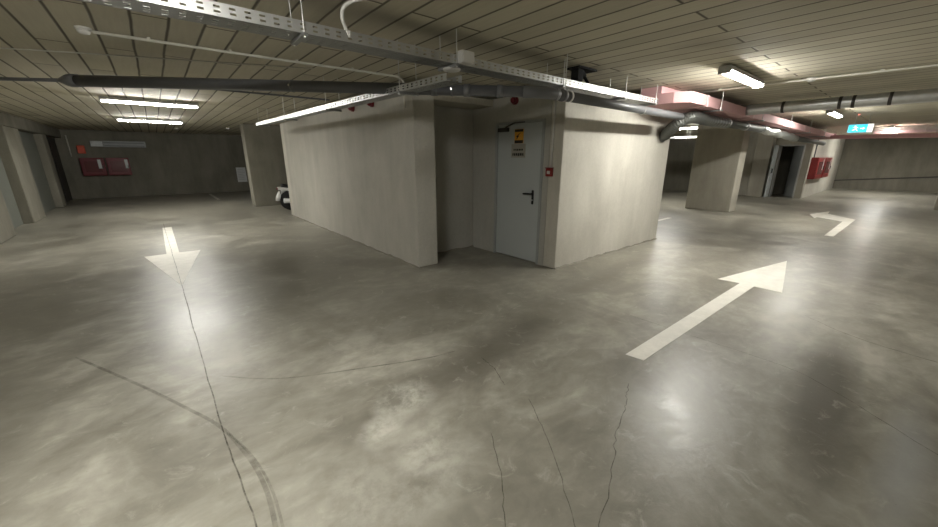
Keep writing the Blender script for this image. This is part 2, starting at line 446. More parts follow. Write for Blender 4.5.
# door wall with its opening
dw = MB().box(4.06, 4.30, 3.22, 3.31, 0, BT).box(4.06, 4.30, 4.25, 4.95, 0, BT).box(4.06, 4.30, 3.31, 4.25, 2.0, BT)
struct(dw.build('wall_alcove_right', M['grey_plaster']), 'plaster wall of the alcove that holds the grey door', 'wall')
struct(MB().box(2.8, 7.05, 4.86, 10.6, BT - .12, BT - .01).box(4.2, 7.05, 3.12, 4.86, BT - .12, BT - .01).box(2.97, 4.05, 4.31, 4.77, BT - .10, BT - .01).build('ceiling_block', M['rough_concrete']), 'flat concrete top of the central block', 'slab')
# uneven mortar line where the block meets the floor
def skirt(pts, name, label):
    m_ = MB(); P = []
    for (a, b) in zip(pts, pts[1:]):
        a = Vector(a); b = Vector(b); n = max(2, int((b - a).length / .12))
        for k in range(n): P.append(a.lerp(b, k / n))
    P.append(Vector(pts[-1]))
    for i, (a, b) in enumerate(zip(P, P[1:])):
        d = (b - a).normalized(); s_ = Vector((d.y, -d.x))
        if i == 0: w0 = .02; h0 = .02
        w1 = random.uniform(.008, .032); h1 = random.uniform(.008, .03)
        m_.hexa([(a.x, a.y, 0), (b.x, b.y, 0), (b.x + s_.x * w1, b.y + s_.y * w1, 0), (a.x + s_.x * w0, a.y + s_.y * w0, 0)],
                [(a.x, a.y, h0), (b.x, b.y, h1), (b.x + s_.x * w1 * .4, b.y + s_.y * w1 * .4, h1), (a.x + s_.x * w0 * .4, a.y + s_.y * w0 * .4, h0)])
        w0, h0 = w1, h1
    return struct(m_.build(name, M['seal']), label, 'wall base')
skirt([(2.63, 10.7), (2.63, 4.28)], 'baseboard_left', 'rough mortar edge under the long left wall')
skirt([(4.06, 3.01), (7.19, 3.01)], 'baseboard_right', 'rough mortar edge under the bright right wall')
skirt([(2.96, 4.78), (4.06, 4.78)], 'baseboard_back', 'dark mortar edge at the back of the alcove')

# the core at the right with the dark doorway
cw = MB().box(18.85, 19.05, 2.77, 2.98, 0, CEIL).box(18.85, 19.05, 3.74, 5.0, 0, CEIL).box(18.85, 19.05, 2.98, 3.74, 1.98, CEIL)
struct(cw.build('wall_core_front', M['rough_concrete']), 'concrete wall holding the dark open doorway', 'wall')
wallbox('wall_core_rear', (18.85, 19.05, 5.0, YF, 0, CEIL), 'dim wall seen through the gap right of the bright wall', 'dark_concrete')  # same wall as the core front; shade in the gap put into darker concrete
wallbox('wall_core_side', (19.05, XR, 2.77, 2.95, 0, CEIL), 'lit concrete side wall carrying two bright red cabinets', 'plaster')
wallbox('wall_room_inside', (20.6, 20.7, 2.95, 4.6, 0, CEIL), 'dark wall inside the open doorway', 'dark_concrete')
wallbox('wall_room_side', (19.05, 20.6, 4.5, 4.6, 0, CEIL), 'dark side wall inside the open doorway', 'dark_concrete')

# ------------------------------------------------------------------ doors
d1 = struct(MB().box(4.075, 4.125, 3.35, 4.21, .012, 1.965).build('door_1', M['door'], bevel=.004), 'pale grey steel door with black lever handle in the alcove', 'door')
fr = MB()
fr.box(4.045, 4.20, 3.31, 3.35, 0, 2.0).box(4.045, 4.20, 4.21, 4.25, 0, 2.0).box(4.045, 4.20, 3.35, 4.21, 1.965, 2.0)
fr.build('door_frame', M['frame'], d1, bevel=.004)
hd = MB().box(4.062, 4.075, 3.462, 3.498, .86, 1.06)
hp = hd.build('handle_plate', M['black'], d1, bevel=.006)
MB().tube(bez([(4.062, 3.48, 1.01), (4.025, 3.48, 1.01), (4.015, 3.50, 1.01), (4.015, 3.56, 1.01), (4.018, 3.62, 1.005)], 5), .011, 10).build('lever', M['black'], hp, smooth=True)
MB().lathe((4.062, 3.48, .92), [(.011, 0), (.011, .006)], 14, (-1, 0, 0)).build('lock_cylinder', M['rod'], hp)
cl = MB().box(4.025, 4.075, 3.98, 4.18, 1.87, 1.925).build('door_closer', M['dark_metal'], d1, bevel=.006)
MB().obox((4.035, 4.02, 1.93), (3.99, 3.80, 1.975), .022, .012).obox((3.99, 3.80, 1.975), (4.05, 3.66, 1.98), .022, .012).build('closer_arm', M['dark_metal'], cl)
hg = MB()
for z in (.25, 1.72): hg.tube([(4.048, 4.215, z - .05), (4.048, 4.215, z + .05)], .012, 10)
hg.build('hinge', M['frame'], d1)

d2 = struct(MB().obox((19.08, 3.05, .98), (19.66, 3.42, .98), .04, 1.93).build('door_2', M['frame'], bevel=.004), 'grey door leaf standing half open inside the dark doorway at right', 'door')
MB().box(18.80, 19.07, 2.98, 3.02, 0, 1.98).box(18.80, 19.07, 3.70, 3.74, 0, 1.98).box(18.80, 19.07, 3.02, 3.70, 1.94, 1.98).build('door_frame', M['housing'], d2, bevel=.004)
MB().tube([(19.58, 3.39, 1.0), (19.54, 3.45, 1.0), (19.46, 3.40, 1.0)], .011, 8).build('door_handle', M['black'], d2)
# second, pale leaf edge on the left jamb
d4 = struct(MB().box(18.30, 18.80, 3.76, 3.80, .01, 1.97).build('door_3', M['door'], bevel=.004), 'pale door leaf swung out at the left jamb of the dark doorway', 'door')
MB().box(18.38, 18.42, 3.72, 3.76, .93, 1.10).build('door_handle', M['black'], d4, bevel=.006)
d5 = struct(MB().box(XL, XL + .05, 17.85, 20.2, 0, 2.19).build('door_4', M['dark_metal'], bevel=.004), 'dark steel door in the far left corner', 'door')
MB().box(XL + .05, XL + .06, 19.0, 19.03, .05, 2.15).build('door_gap', M['black'], d5)
d6 = struct(MB().box(XL, XL + .03, 11.5, 13.3, .0, 2.19).build('door_5', M['garage'], bevel=.004), 'plain grey metal door between the two nearest left piers', 'door')
d7 = struct(MB().box(XL, XL + .03, 14.65, 17.15, .0, 2.19).build('door_6', M['garage'], bevel=.004), 'plain grey metal door between the middle and farthest left piers', 'door')

# ------------------------------------------------------------------ floor markings
def arrow(name, pts, label):
    return tag(MB().prism(pts, 0.0, .0022).build(name, M['paint']), label, 'floor arrow', 'white arrows painted on the floor')
arrow('floor_arrow', [(2.61, 1.195), (2.63, 1.06), (5.335, 1.005), (5.325, .735), (7.11, 1.02), (5.32, 1.39), (5.345, 1.155)],
      'large white straight arrow painted on the floor before the bright wall')
arrow('floor_arrow', [(-.125, 10.58), (-.115, 7.55), (-.39, 7.56), (-.01, 5.50), (.335, 7.54), (.05, 7.555), (.035, 10.59)],
      'white straight arrow painted in the left lane, pointing towards the viewer')
arrow('floor_arrow', [(10.1, .985), (10.12, .85), (13.38, .815), (14.22, 1.43), (14.95, 1.48), (13.75, 1.745), (12.92, 1.53), (13.22, 1.52), (12.72, .985)],
      'small distant white bent arrow turning left on the right lane')
tag(MB().box(7.6, 10.1, 3.90, 4.0, 0, .002).build('parking_line', M['paint']), 'short white bay line on the floor just behind the bright wall', 'floor line')
tag(MB().box(1.55, 1.65, 16.6, 19.6, 0, .002).build('parking_line', M['paint']), 'faint white bay line on the floor before the far back wall', 'floor line')

# ------------------------------------------------------------------ ceiling lights
def light_proto():
    t = thing('ceiling_light', '-', 'light')
    L, w = 1.30, .115
    def half(prof, L0, L1):
        m_ = MB(); n = len(prof)
        vs = [(L0, y, z) for y, z in prof] + [(L1, y, z) for y, z in prof]
        m_.add(vs, [tuple(range(n)), tuple(range(2 * n - 1, n - 1, -1))] + [(i, (i + 1) % n, n + (i + 1) % n, n + i) for i in range(n)])
        return m_
    hp = [(-w * .6, -.072), (-w * .46, -.022), (w * .46, -.022), (w * .6, -.072)]
    half(hp, -L / 2, L / 2).build('housing', M['housing'], t)
    dp = [(-w * .42, -.0725)] + [(-math.cos(a) * w * .45, -.076 - math.sin(a) * .030) for a in [PI * k / 8 for k in range(0, 9)]] + [(w * .42, -.0725)]
    half(dp, -L / 2 + .025, L / 2 - .025).build('diffuser', M['tube'], t)
    for s in (-1, 1):
        x0, x1 = sorted((s * L / 2, s * (L / 2 + .022)))
        MB().box(x0, x1, -w * .55, w * .55, -.106, -.022).build('end_cap', M['housing'], t, bevel=.008)
    for s in (-.42, .42):
        MB().box(s - .015, s + .015, -w * .2, w * .2, -.024, 0).build('clip', M['rod'], t)
    return t
LP = light_proto()
LIGHTS = [
    (.15, 8.95, 0, 'lit batten light over the left lane, the nearer of two in view'),
    (.12, 13.2, 0, 'lit batten light over the left lane, the farther of two in view'),
    (5.68, 1.63, 0, 'lit batten light nearest on the right ceiling, above the white conduit'),
    (11.7, 1.50, 0, 'lit batten light beyond the silver duct, left of the exit sign'),
    (18.7, .92, 0, 'tiny far batten light below the distant grey duct'),
    (13.35, 5.45, 1, 'lit batten light seen in the gap right of the bright wall'),
    (23.3, 1.0, 0, 'far batten light near the end wall of the right lane'),
    (-.35, 1.55, 0, 'lit batten light overhead, just outside the top of the picture'),
    (11.7, -3.6, 0, 'added batten light out of view, brightening the floor at right'),  # added out of view to brighten the right-hand floor
]
for i, (x, y, r, lab) in enumerate(LIGHTS):
    t = LP if i == 0 else copy_tree(LP)
    t.location = (x, y, CEIL); t.rotation_euler.z = r * PI / 2
    t['label'] = lab; t['group'] = 'batten lights on the ceiling'

# ------------------------------------------------------------------ perforated cable trays
def perf_sheet(m_, org, du, dv, L, W, rows, pitch, slot, hv):
    org = Vector(org); du = Vector(du).normalized(); dv = Vector(dv).normalized()
    cuts = [0.0]; hole = []
    for r in rows: cuts += [r - hv / 2, r + hv / 2]
    cuts.append(W)
    us = []; n = int(L / pitch); k = 0
    for i in range(n):
        us.append((i * pitch, i * pitch + pitch - slot, False)); us.append((i * pitch + pitch - slot, (i + 1) * pitch, True))
    us.append((n * pitch, L, False))
    for (a, b, sl) in us:
        if b - a < 1e-4: continue
        for j in range(len(cuts) - 1):
            if sl and j % 2 == 1: continue
            P = [org + du * u + dv * v for u, v in ((a, cuts[j]), (b, cuts[j]), (b, cuts[j + 1]), (a, cuts[j + 1]))]
            m_.quad(*P)
def tray(label, p0, p1, width, h, side, rod_list, pitch=.075):
    p0 = Vector(p0); p1 = Vector(p1); d = (p1 - p0); L = d.length; d.normalize()
    s = Vector((-d.y, d.x, 0)).normalized() * side   # towards the far side
    t = thing('cable_tray', label, 'cable tray', tuple(p0), 'perforated metal cable trays')
    up = Vector((0, 0, 1))
    m_ = MB(); perf_sheet(m_, p0, d, s, L, width, [width * .2, width * .4, width * .6, width * .8], pitch, .03, .012)
    m_.build('tray_base', M['galv_dark'], t, merge=True, solid=.0015)
    for q, nm in ((p0, 0), (p0 + s * width, 1)):
        m_ = MB(); perf_sheet(m_, q, d, up, L, h, [h * .32, h * .70], pitch, .030, .011)
        m_.build('side_rail', M['galv'], t, merge=True, solid=.0015)
        e = s * (.012 if nm == 0 else -.012)
        MB().quad(q + up * h, q + d * L + up * h, q + d * L + up * h + e, q + up * h + e).build('rail_lip', M['galv'], t, solid=.0015)
    for u in rod_list:
        c = p0 + d * u
        b = MB().obox(c - s * .03 - up * .012, c + s * (width + .03) - up * .012, .035, .02).build('support_bracket', M['galv_dark'], t)
        for w in (-.015, width + .015):
            r0 = c + s * w; r1 = Vector((r0.x, r0.y, CEIL))
            MB().tube([r0 - up * .03, r1], .004, 8).lathe(r0 - up * .028, [(.008, 0), (.008, .008)], 6).build('hanger_rod', M['rod'], b)
    return t, d
T1, _ = tray('long perforated tray crossing the ceiling from top left to the pink duct', (-1.6, 2.655, 2.25), (5.76, 2.655, 2.25), .20, .068, 1,
             [1.3, 2.46, 3.66, 5.1, 6.4, 7.25])
T3, _ = tray('pale cable tray seen under the lit batten in the gap right of the bright wall', (14.2, 4.9, 2.15), (14.2, 8.4, 2.17), .22, .06, -1,
             [.5, 2.0, 3.2], .09)
T2, _ = tray('narrower perforated tray running back above the left wall to the dark end', (1.85, 2.50, 2.075), (1.85, 9.5, 2.178), .15, .055, -1,
             [.7, 2.6, 4.6, 6.6], .075)

# junction box clipped to the long tray
j = thing('junction_box', 'white square junction box on the long tray above the alcove', 'junction box', (2.14, 2.62, 2.25))
MB().box(2.075, 2.205, 2.585, 2.652, 2.252, 2.345).build('box', M['white_plastic'], j, bevel=.006)
MB().box(2.082, 2.198, 2.575, 2.586, 2.259, 2.338).build('lid', M['white_plastic'], j, bevel=.004)
MB().tube([(2.16, 2.70, 2.30), (2.22, 2.72, 2.31), (2.3, 2.76, 2.30)], .008, 8).build('cable', M['white_plastic'], j)

def detector(c, r, label, stem=True):
    t = thing('smoke_detector', label, 'smoke detector', c)
    x, y, z = c
    MB().lathe((x, y, z), [(r, 0), (r, -.012), (r * .93, -.018)], 24).build('base', M['white_plastic'], t, smooth=True)
    MB().lathe((x, y, z - .018), [(r * .82, 0), (r * .8, -.014), (r * .62, -.026), (r * .3, -.031), (.004, -.032)], 24).build('dome', M['white_plastic'], t, smooth=True)
    MB().lathe((x + r * .55, y, z - .03), [(.005, 0), (.004, -.008)], 8).build('indicator', M['led_red'] if False else M['darkred'], t)
    return t
# flat detector plate hanging under the tray crossing
t = thing('smoke_detector', 'white flat round detector under the crossing of the two trays', 'smoke detector', (2.10, 2.76, 2.246))
MB().lathe((2.10, 2.76, 2.246), [(.05, 0), (.05, -.01)], 24).build('base', M['white_plastic'], t, smooth=True)
MB().lathe((2.10, 2.76, 2.236), [(.074, 0), (.076, -.008), (.07, -.018), (.03, -.022)], 24).build('cover', M['white_plastic'], t, smooth=True)
detector((-.25, 4.52, CEIL), .052, 'white round detector at the end of the left ceiling conduit')
detector((6.75, 1.17, CEIL), .055, 'white round detector on the right ceiling conduit')
detector((.79, 16.8, CEIL), .06, 'small far detector on the ceiling behind the left lights')
detector((2.15, 15.6, CEIL), .06, 'small far detector on the ceiling above the broad pier')

# white flexible conduit dropping into the tray
c = thing('cable_hose', 'white bent hose dropping from the ceiling into the long tray', 'hose', (1.16, 2.6, 2.31))
MB().tube(bez([(1.50, 2.30, CEIL - .014), (1.32, 2.42, CEIL - .016), (1.20, 2.51, CEIL - .025), (1.125, 2.60, 2.445), (1.11, 2.635, 2.385), (1.15, 2.668, 2.31)], 7), .0115, 12).build('hose', M['white_plastic'], c, smooth=True)
MB().tube([(1.155, 2.655, 2.318), (1.162, 2.672, 2.285)], .018, 10).build('gland', M['white_plastic'], c)

# conduits ---------------------------------------------------------------
def conduit(label, path, r, clips, name='conduit', m='conduit'):
    t = thing(name, label, 'conduit', tuple(path[0]))
    MB().tube(path, r, 12).build('pipe', M[m], t, smooth=True)
    for (x, y, z) in clips:
        MB().box(x - .012, x + .012, y - r - .006, y + r + .006, z - r * .6, z + r + .009).build('clip', M[m], t, bevel=.002)
    return t
zc = CEIL - .022
conduit('white conduit on the left ceiling ending in a bend at the wall', [(-.20, 4.52, zc), (1.0, 4.50, zc), (2.48, 4.44, zc)] +
        [tuple(p) for p in bez([(2.52, 4.437, zc - .004), (2.575, 4.433, zc - .03), (2.60, 4.43, zc - .08), (2.605, 4.43, 2.12)], 5)], .0125,
        [(.15, 4.515, zc), (.75, 4.505, zc), (1.35, 4.488, zc), (1.95, 4.464, zc)])
conduit('white conduit across the right ceiling in front of the silver duct', [(6.72, 2.62, zc), (6.72, 1.2, zc), (6.9, -1.5, zc), (7.1, -5.0, zc)], .0125,
        [(6.72, 2.2, zc), (6.72, 1.65, zc), (6.76, .55, zc), (6.82, -.4, zc)])
conduit('thin white conduit rising from the red call point beside the door', [(4.045, 3.165, 1.38), (4.045, 3.16, 1.9), (4.045, 3.156, 2.32)], .013,
        [(4.045, 3.164, 1.6), (4.045, 3.16, 2.0)], m='white_plastic')
conduit('thin pale conduit on the dim back wall above the left red cabinet', [(-2.33, 20.27, 2.3), (-2.33, 20.27, 1.55)], .02, [], m='conduit')
conduit('dark conduit running down to the right red cabinets', [(19.35, 2.74, CEIL), (19.35, 2.74, 1.5)], .018, [], m='pvc')

conduit('thin pale cable crossing the left ceiling beyond the white conduit', [(-1.9, 6.2, CEIL - .008), (-.4, 5.55, CEIL - .008), (1.6, 4.75, CEIL - .008)], .006, [])
# grey drain pipe ----------------------------------------------------------
P = thing('drain_pipe', 'dark grey drain pipe crossing under the ceiling before the alcove', 'pipe', (3.0, 2.47, 2.1))
A_, B_ = Vector((-.546, 5.92, 2.28)), Vector((2.90, 2.50, 2.10))
dd = (B_ - A_).normalized()
MB().tube([A_ + dd * .1, B_], [.058, .049], 20).build('pipe', M['pvc'], P, smooth=True)
MB().tube([A_ + dd * .12, A_ + dd * .03, A_, A_ - dd * .10], [.064, .064, .056, .020], 20).build('reducer', M['pvc_ring'], P, smooth=True)
MB().tube([A_ - dd * .09, A_ - dd * .8, (XL, 7.95, 2.36)], .018, 10).build('branch_pipe', M['pvc_ring'], P, smooth=True)
MB().tube(bez([B_ - dd * .12, B_, (3.02, 2.462, 2.10), (3.14, 2.455, 2.10)], 6), .055, 20).build('elbow', M['pvc_ring'], P, smooth=True)
MB().tube([(3.10, 2.455, 2.10), (6.30, 2.53, 2.105)], .049, 20).build('pipe', M['pvc_ring'], P, smooth=True)
for f in (.80, .865, .93):
    c0 = A_.lerp(B_, f); MB().tube([c0 - dd * .03, c0 + dd * .03], .0575, 20).build('collar', M['pvc_ring'], P, smooth=True)
for x in (3.14, 3.26): MB().tube([(x - .025, 2.457, 2.10), (x + .025, 2.457, 2.10)], .056, 20).build('collar', M['pvc_ring'], P, smooth=True)
for f in (.505, .835):
    c0 = A_.lerp(B_, f)
    k = MB().tube([c0 - dd * .008, c0 + dd * .008], .0575, 20).build('pipe_clamp', M['pvc_ring'], P, smooth=True)
    e_ = Vector((dd.y, -dd.x, 0)).normalized()
    MB().tube([c0 + e_ * .05, c0 + e_ * .075], .011, 8).build('clamp_bolt', M['chrome'], k)
k = MB().tube([(3.36, 2.46, 2.10), (3.38, 2.46, 2.10)], .055, 20).build('pipe_clamp', M['rod'], P, smooth=True)
MB().tube([(3.37, 2.515, 2.10), (3.37, 2.515, CEIL)], .004, 8).build('hanger_rod', M['rod'], k)
MB().tube([(5.0, 2.505, 2.10), (5.02, 2.505, 2.10)], .054, 20).build('pipe_clamp', M['rod'], P, smooth=True)
conduit('thin dark cable pipe on the left ceiling behind the drain pipe', [(-.4, 6.95, 2.475), (2.55, 6.90, 2.475)], .014, [], m='pvc')

# pink fire-board duct --------------------------------------------------------
K = thing('fire_duct', 'pink boxed fire duct running along the right ceiling into the distance', 'duct', (5.82, 2.3, 2.25))
def slab(x0, x1, ya, yb, zb0, zb1, h):
    return MB().hexa([(x0, ya, zb0), (x1, ya, zb1), (x1, yb, zb1), (x0, yb, zb0)], [(x0, ya, zb0 + h), (x1, ya, zb1 + h), (x1, yb, zb1 + h), (x0, yb, zb0 + h)])
zb = lambda x: 2.25 - .0066 * (x - 5.8)
MB().hexa([(5.78, 2.42, 2.25), (5.93, 2.27, 2.25), (6.28, 2.27, 2.25), (6.28, 2.97, 2.25)][:4], [(5.78, 2.42, 2.395), (5.93, 2.27, 2.395), (6.28, 2.27, 2.395), (6.28, 2.97, 2.395)])
MB().prism([(5.80, 2.97), (5.80, 2.46), (5.92, 2.27), (6.52, 2.27), (6.52, 2.97)], 2.25, 2.395).build('end_section', M['pink'], K, bevel=.004)
MB().prism([(5.84, 2.97), (5.84, 2.66), (6.5, 2.66), (6.5, 2.97)], 2.396, 2.5).build('riser_section', M['pink'], K, bevel=.004)
for x0, x1 in ((6.52, 8.9), (8.9, 11.3), (11.3, 13.7), (13.7, 16.1), (16.1, 18.6)):
    slab(x0 + .001, x1 - .001, 2.27, 2.97, zb(x0), zb(x1), .145).build('duct_section', M['pink'], K, bevel=.003)
    slab(x0 - .03, x0 + .03, 2.262, 2.978, zb(x0) - .008, zb(x0) - .008, .161).build('joint_band', M['pink_light'], K, bevel=.003)
    for yy in (2.24, 3.0):
        if x0 == 6.52 and yy > 2.5: continue
        MB().tube([(x0 + .5, yy, zb(x0) - .03), (x0 + .5, yy, CEIL)], .005, 8).build('hanger_rod', M['rod'], K)
    MB().obox((x0 + .5, 2.21, zb(x0) - .022), (x0 + .5, 3.0, zb(x0) - .022), .035, .02).build('support_bracket', M['galv_dark'], K)
MB().hexa([(18.02, -6.3, 2.0), (18.6, -6.3, 2.0), (18.6, 2.27, 2.14), (18.02, 2.27, 2.14)],
          [(18.02, -6.3, 2.11), (18.6, -6.3, 2.11), (18.6, 2.27, 2.25), (18.02, 2.27, 2.25)]).build('cross_section', M['pink'], K, bevel=.003)
MB().box(18.6, 18.72, 2.20, 2.75, 2.14, 2.33).build('end_cap', M['pink_light'], K, bevel=.004)

# silver spiral ducts along the right ---------------------------------------------
def spiral(label, x, y0, y1, z, r, bands, straps):
    t = thing('ventilation_duct', label, 'duct', (x, y0, z))
    n = int(abs(y1 - y0) / .05); path = []; rr = []
    for i in range(n + 1):
        path.append((x, y0 + (y1 - y0) * i / n, z)); rr.append(r * (1.0 if i % 3 else 1.022))
    MB().tube(path, rr, 24).build('duct', M['galv'], t, smooth=True)
    for b in bands:
        MB().tube([(x, b - .02, z), (x, b + .02, z)], r * 1.05, 24).build('band', M['dark_metal'], t, smooth=True)
    for s in straps:
        k = MB().tube([(x, s - .012, z), (x, s + .012, z)], r * 1.045, 24).build('hanging_strap', M['rod'], t, smooth=True)
        MB().tube([(x - r * .8, s, z + r * .5), (x - r * .8, s, CEIL)], .004, 8).build('hanger_rod', M['rod'], k)
    return t
spiral('big silver spiral duct crossing the right ceiling from the pink duct', 8.45, 2.265, -6.3, 2.335, .088, [1.75, 1.05, .90, .52, -1.2], [-.6, -3])
spiral('distant grey duct above the far pink band at right', 18.3, 1.3, -6.3, 2.37, .11, [-1.2], [.2])
# black sprinkler-like end of a threaded rod on the pink duct
# flexible foil duct ---------------------------------------------------------------
F = thing('flexible_duct', 'silver corrugated duct bending down from the pink duct into the wall', 'duct', (7.4, 2.5, 2.13))
pth = bez([(8.3, 2.52, 2.115), (7.4, 2.53, 2.12), (6.95, 2.52, 2.13), (6.68, 2.54, 2.12), (6.58, 2.66, 2.04), (6.66, 2.82, 1.94), (6.80, 2.93, 1.885), (6.85, 3.004, 1.872)], 14)
MB().tube(pth, [.088 * (1 + .05 * math.cos(i * PI)) for i in range(len(pth))], 18).build('flexible_hose', M['flex_dark'], F, smooth=False)
MB().lathe((6.85, 3.009, 1.872), [(.108, 0), (.108, .03), (.096, .035)], 24, (0, -1, 0)).build('wall_collar', M['pvc'], F)
MB().tube([(8.25, 2.52, 2.125), (10.6, 2.50, 2.12)], .075, 18).build('rigid_pipe', M['flex_dark'], F, smooth=True)
for x in (8.3, 9.4, 10.55): MB().tube([(x - .03, 2.51, 2.123), (x + .03, 2.51, 2.123)], .084, 18).build('clamp', M['galv'], F, smooth=True)
pth = [(10.6 + .03 * i, 2.50 + .02 * math.sin(i * .13), 2.12 - .0007 * i + .012 * math.sin(i * .21)) for i in range(120)]
MB().tube(pth, [.085 * (1 + .05 * math.cos(i * PI)) for i in range(len(pth))], 16).build('flexible_hose', M['flex'], F)
MB().tube([(14.15, 2.51, 2.04), (18.6, 2.48, 2.0)], .07, 16).build('rigid_pipe', M['flex_dark'], F, smooth=True)

# black ceiling camera ------------------------------------------------------------------
C = thing('surveillance_camera', 'black camera on a ceiling plate above the long tray', 'camera', (4.0, 2.80, CEIL))
MB().box(3.78, 4.14, 2.70, 2.88, CEIL - .022, CEIL).build('mounting_plate', M['camblack'], C, bevel=.004)
MB().box(3.79, 3.90, 2.72, 2.82, CEIL - .15, CEIL - .022).build('housing', M['camblack'], C, bevel=.012)
MB().tube([(3.97, 2.80, CEIL - .018), (3.985, 2.78, CEIL - .07), (4.04, 2.74, CEIL - .16)], .017, 10).build('arm', M['camblack'], C)
MB().tube([(3.92, 2.79, CEIL - .02), (4.0, 2.79, CEIL - .08)], .038, 12).build('pivot', M['camblack'], C)
C.location.x += .07

# ------------------------------------------------------------------ fire-alarm things
t = thing('call_point', 'small red fire call point on the wall beside the grey door', 'call point', (4.06, 3.185, 1.315))
MB().box(4.022, 4.06, 3.133, 3.237, 1.262, 1.368).build('body', M['red'], t, bevel=.006)
MB().box(4.018, 4.023, 3.16, 3.21, 1.295, 1.335).build('pane', M['white_plastic'], t, bevel=.002)
MB().box(4.016, 4.06, 3.126, 3.244, 1.368, 1.378).build('cover_hinge', M['darkred'], t)
def siren(label, c, ax, r=.05):
    t = thing('alarm_siren', label, 'alarm siren', c)
    MB().lathe(c, [(r, 0), (r, .03), (r * .9, .035)], 20, ax).build('base', M['darkred'], t)
    MB().lathe(Vector(c) + Vector(ax) * .035, [(r * .8, 0), (r * .75, .03), (r * .5, .05), (.005, .055)], 20, ax).build('horn', M['darkred'], t, smooth=True)
    return t
siren('round red alarm siren high above the grey door', (4.06, 3.86, 2.275), (-1, 0, 0), .055)
siren('red alarm siren high on the left wall, nearer the corner', (2.63, 5.40, 2.28), (-1, 0, 0), .06)
siren('red alarm siren high on the left wall, farther from the corner', (2.63, 6.10, 2.28), (-1, 0, 0), .06)

# signs on the door -----------------------------------------------------------------------
s = thing('warning_sign', 'small yellow and black warning sticker high on the grey door', 'sign', (4.07, 3.785, 1.70))
MB().box(4.069, 4.075, 3.70, 3.87, 1.70, 1.895).build('sign_plate', M['yellow'], s)
MB().box(4.067, 4.0695, 3.705, 3.865, 1.858, 1.892).build('top_band', M['ink'], s)
MB().box(4.067, 4.0695, 3.705, 3.865, 1.703, 1.745).build('bottom_band', M['ink'], s)
bolt = [(.045, .05), (-.015, .01), (.005, .004), (-.05, -.05), (-.035, -.012), (-.055, -.006), (.0, .03)]
m_ = MB(); n = len(bolt)
vs = [(4.069, 3.785 - a, 1.80 + b) for a, b in bolt] + [(4.067, 3.785 - a, 1.80 + b) for a, b in bolt]
m_.add(vs, [tuple(range(n)), tuple(range(2 * n - 1, n - 1, -1))] + [(i, (i + 1) % n, n + (i + 1) % n, n + i) for i in range(n)])
m_.build('pictogram', M['ink'], s)
s = thing('notice_plate', 'grey text plate below the yellow sticker on the grey door', 'sign', (4.07, 3.79, 1.505))
MB().box(4.069, 4.075, 3.655, 3.925, 1.505, 1.695).build('sign_plate', M['plate'], s)
tx = MB()
for z, hh, xs in ((1.612, .030, (3.70, 3.74, 3.79, 3.835, 3.86)), (1.548, .040, (3.685, 3.72, 3.765, 3.805, 3.845, 3.88))):
    for a, b in zip(xs, list(xs[1:]) + [xs[-1] + .03]):
        tx.box(4.0672, 4.0692, a, b - .010, z - hh / 2 + random.uniform(0, .006), z + hh / 2)
tx.build('blurred_text', M['ink'], s)

# paper notice on the back wall
s = thing('paper_notice', 'white paper sheet hanging on the back wall beside the broad pier', 'notice', (2.8, YF, .38))
MB().box(2.84, 3.22, YF - .008, YF, .42, 1.08).build('sheet', M['paper'], s)
tx = MB()
for k in range(7): tx.box(2.89, 3.17 - random.uniform(0, .08), YF - .0095, YF - .007, .98 - k * .075, 1.0 - k * .075)
tx.build('printed_lines', M['print'], s)

# ------------------------------------------------------------------ red hose cabinets
def cabinet(label, group, org, ux, w, h, depth, out, mats, strip_at=.72):
    """org = lower left corner on the wall, ux = along the wall, out = into the room"""
    org = Vector(org); ux = Vector(ux); out = Vector(out); uz = Vector((0, 0, 1))
    t = thing('hose_cabinet', label, 'fire cabinet', tuple(org), group)
    def bx(m_, a, b, z0, z1, d0, d1):
        lo = [org + ux * a + out * d1, org + ux * b + out * d1, org + ux * b + out * d0, org + ux * a + out * d0]
        return m_.hexa([p + uz * z0 for p in lo], [p + uz * z1 for p in lo])
    bx(MB(), 0, w, 0, h, 0, depth).build('case', M[mats[0]], t, bevel=.006)
    d = bx(MB(), .02, w - .02, .02, h - .02, depth, depth + .018).build('cabinet_door', M[mats[1]], t, bevel=.005)
    bx(MB(), w * .16, w * .84, h * .2, h * .8, depth + .018, depth + .024).build('pane', M['glass_red'], d, bevel=.003)
    bx(MB(), w * strip_at, w * strip_at + .09, h * .40, h * .90, depth + .024, depth + .029).build('white_strip', M['paper'], d)  # pale upright strip on the pane
    bx(MB(), w * .90, w * .93, h * .42, h * .58, depth + .018, depth + .045).build('handle', M['black'], d, bevel=.004)
    return t
for a, lab, pa in ((-2.14, 'dark red hose cabinet on the back wall, left one under the orange lamp', .72),
               (-1.43, 'dark red hose cabinet on the back wall, right one below the grey box', .80)):
    cabinet(lab, 'dark red cabinets on the back wall', (a, YF, .85), (1, 0, 0), .66, .66, .20, (0, -1, 0), ('darkred', 'darkred'), pa)
for a, lab in ((19.10, 'bright red cabinet on the lit side wall, nearer the dark doorway'), (20.75, 'bright red cabinet on the lit side wall, farther from the dark doorway')):
    t = cabinet(lab, 'bright red cabinets on the side wall', (a, 2.77, .72), (1, 0, 0), 1.5, .80, .20, (0, -1, 0), ('red', 'red'), .72)
t = thing('alarm_lamp', 'small orange red lamp box on the back wall above the cabinets', 'lamp', (-2.03, YF, 1.66))
MB().box(-2.13, -1.92, YF - .10, YF, 1.66, 1.95).build('body', M['orange'], t, bevel=.02)
MB().box(-2.10, -1.95, YF - .112, YF - .10, 1.80, 1.92).build('lens', M['orange'], t, bevel=.005)
t = thing('wall_box', 'long pale grey metal box on the back wall above the cabinets', 'wall box', (-.9, YF, 1.9))
MB().box(-1.40, -.15, YF - .18, YF, 1.90, 2.13).build('body', M['wallbox'], t, bevel=.012)
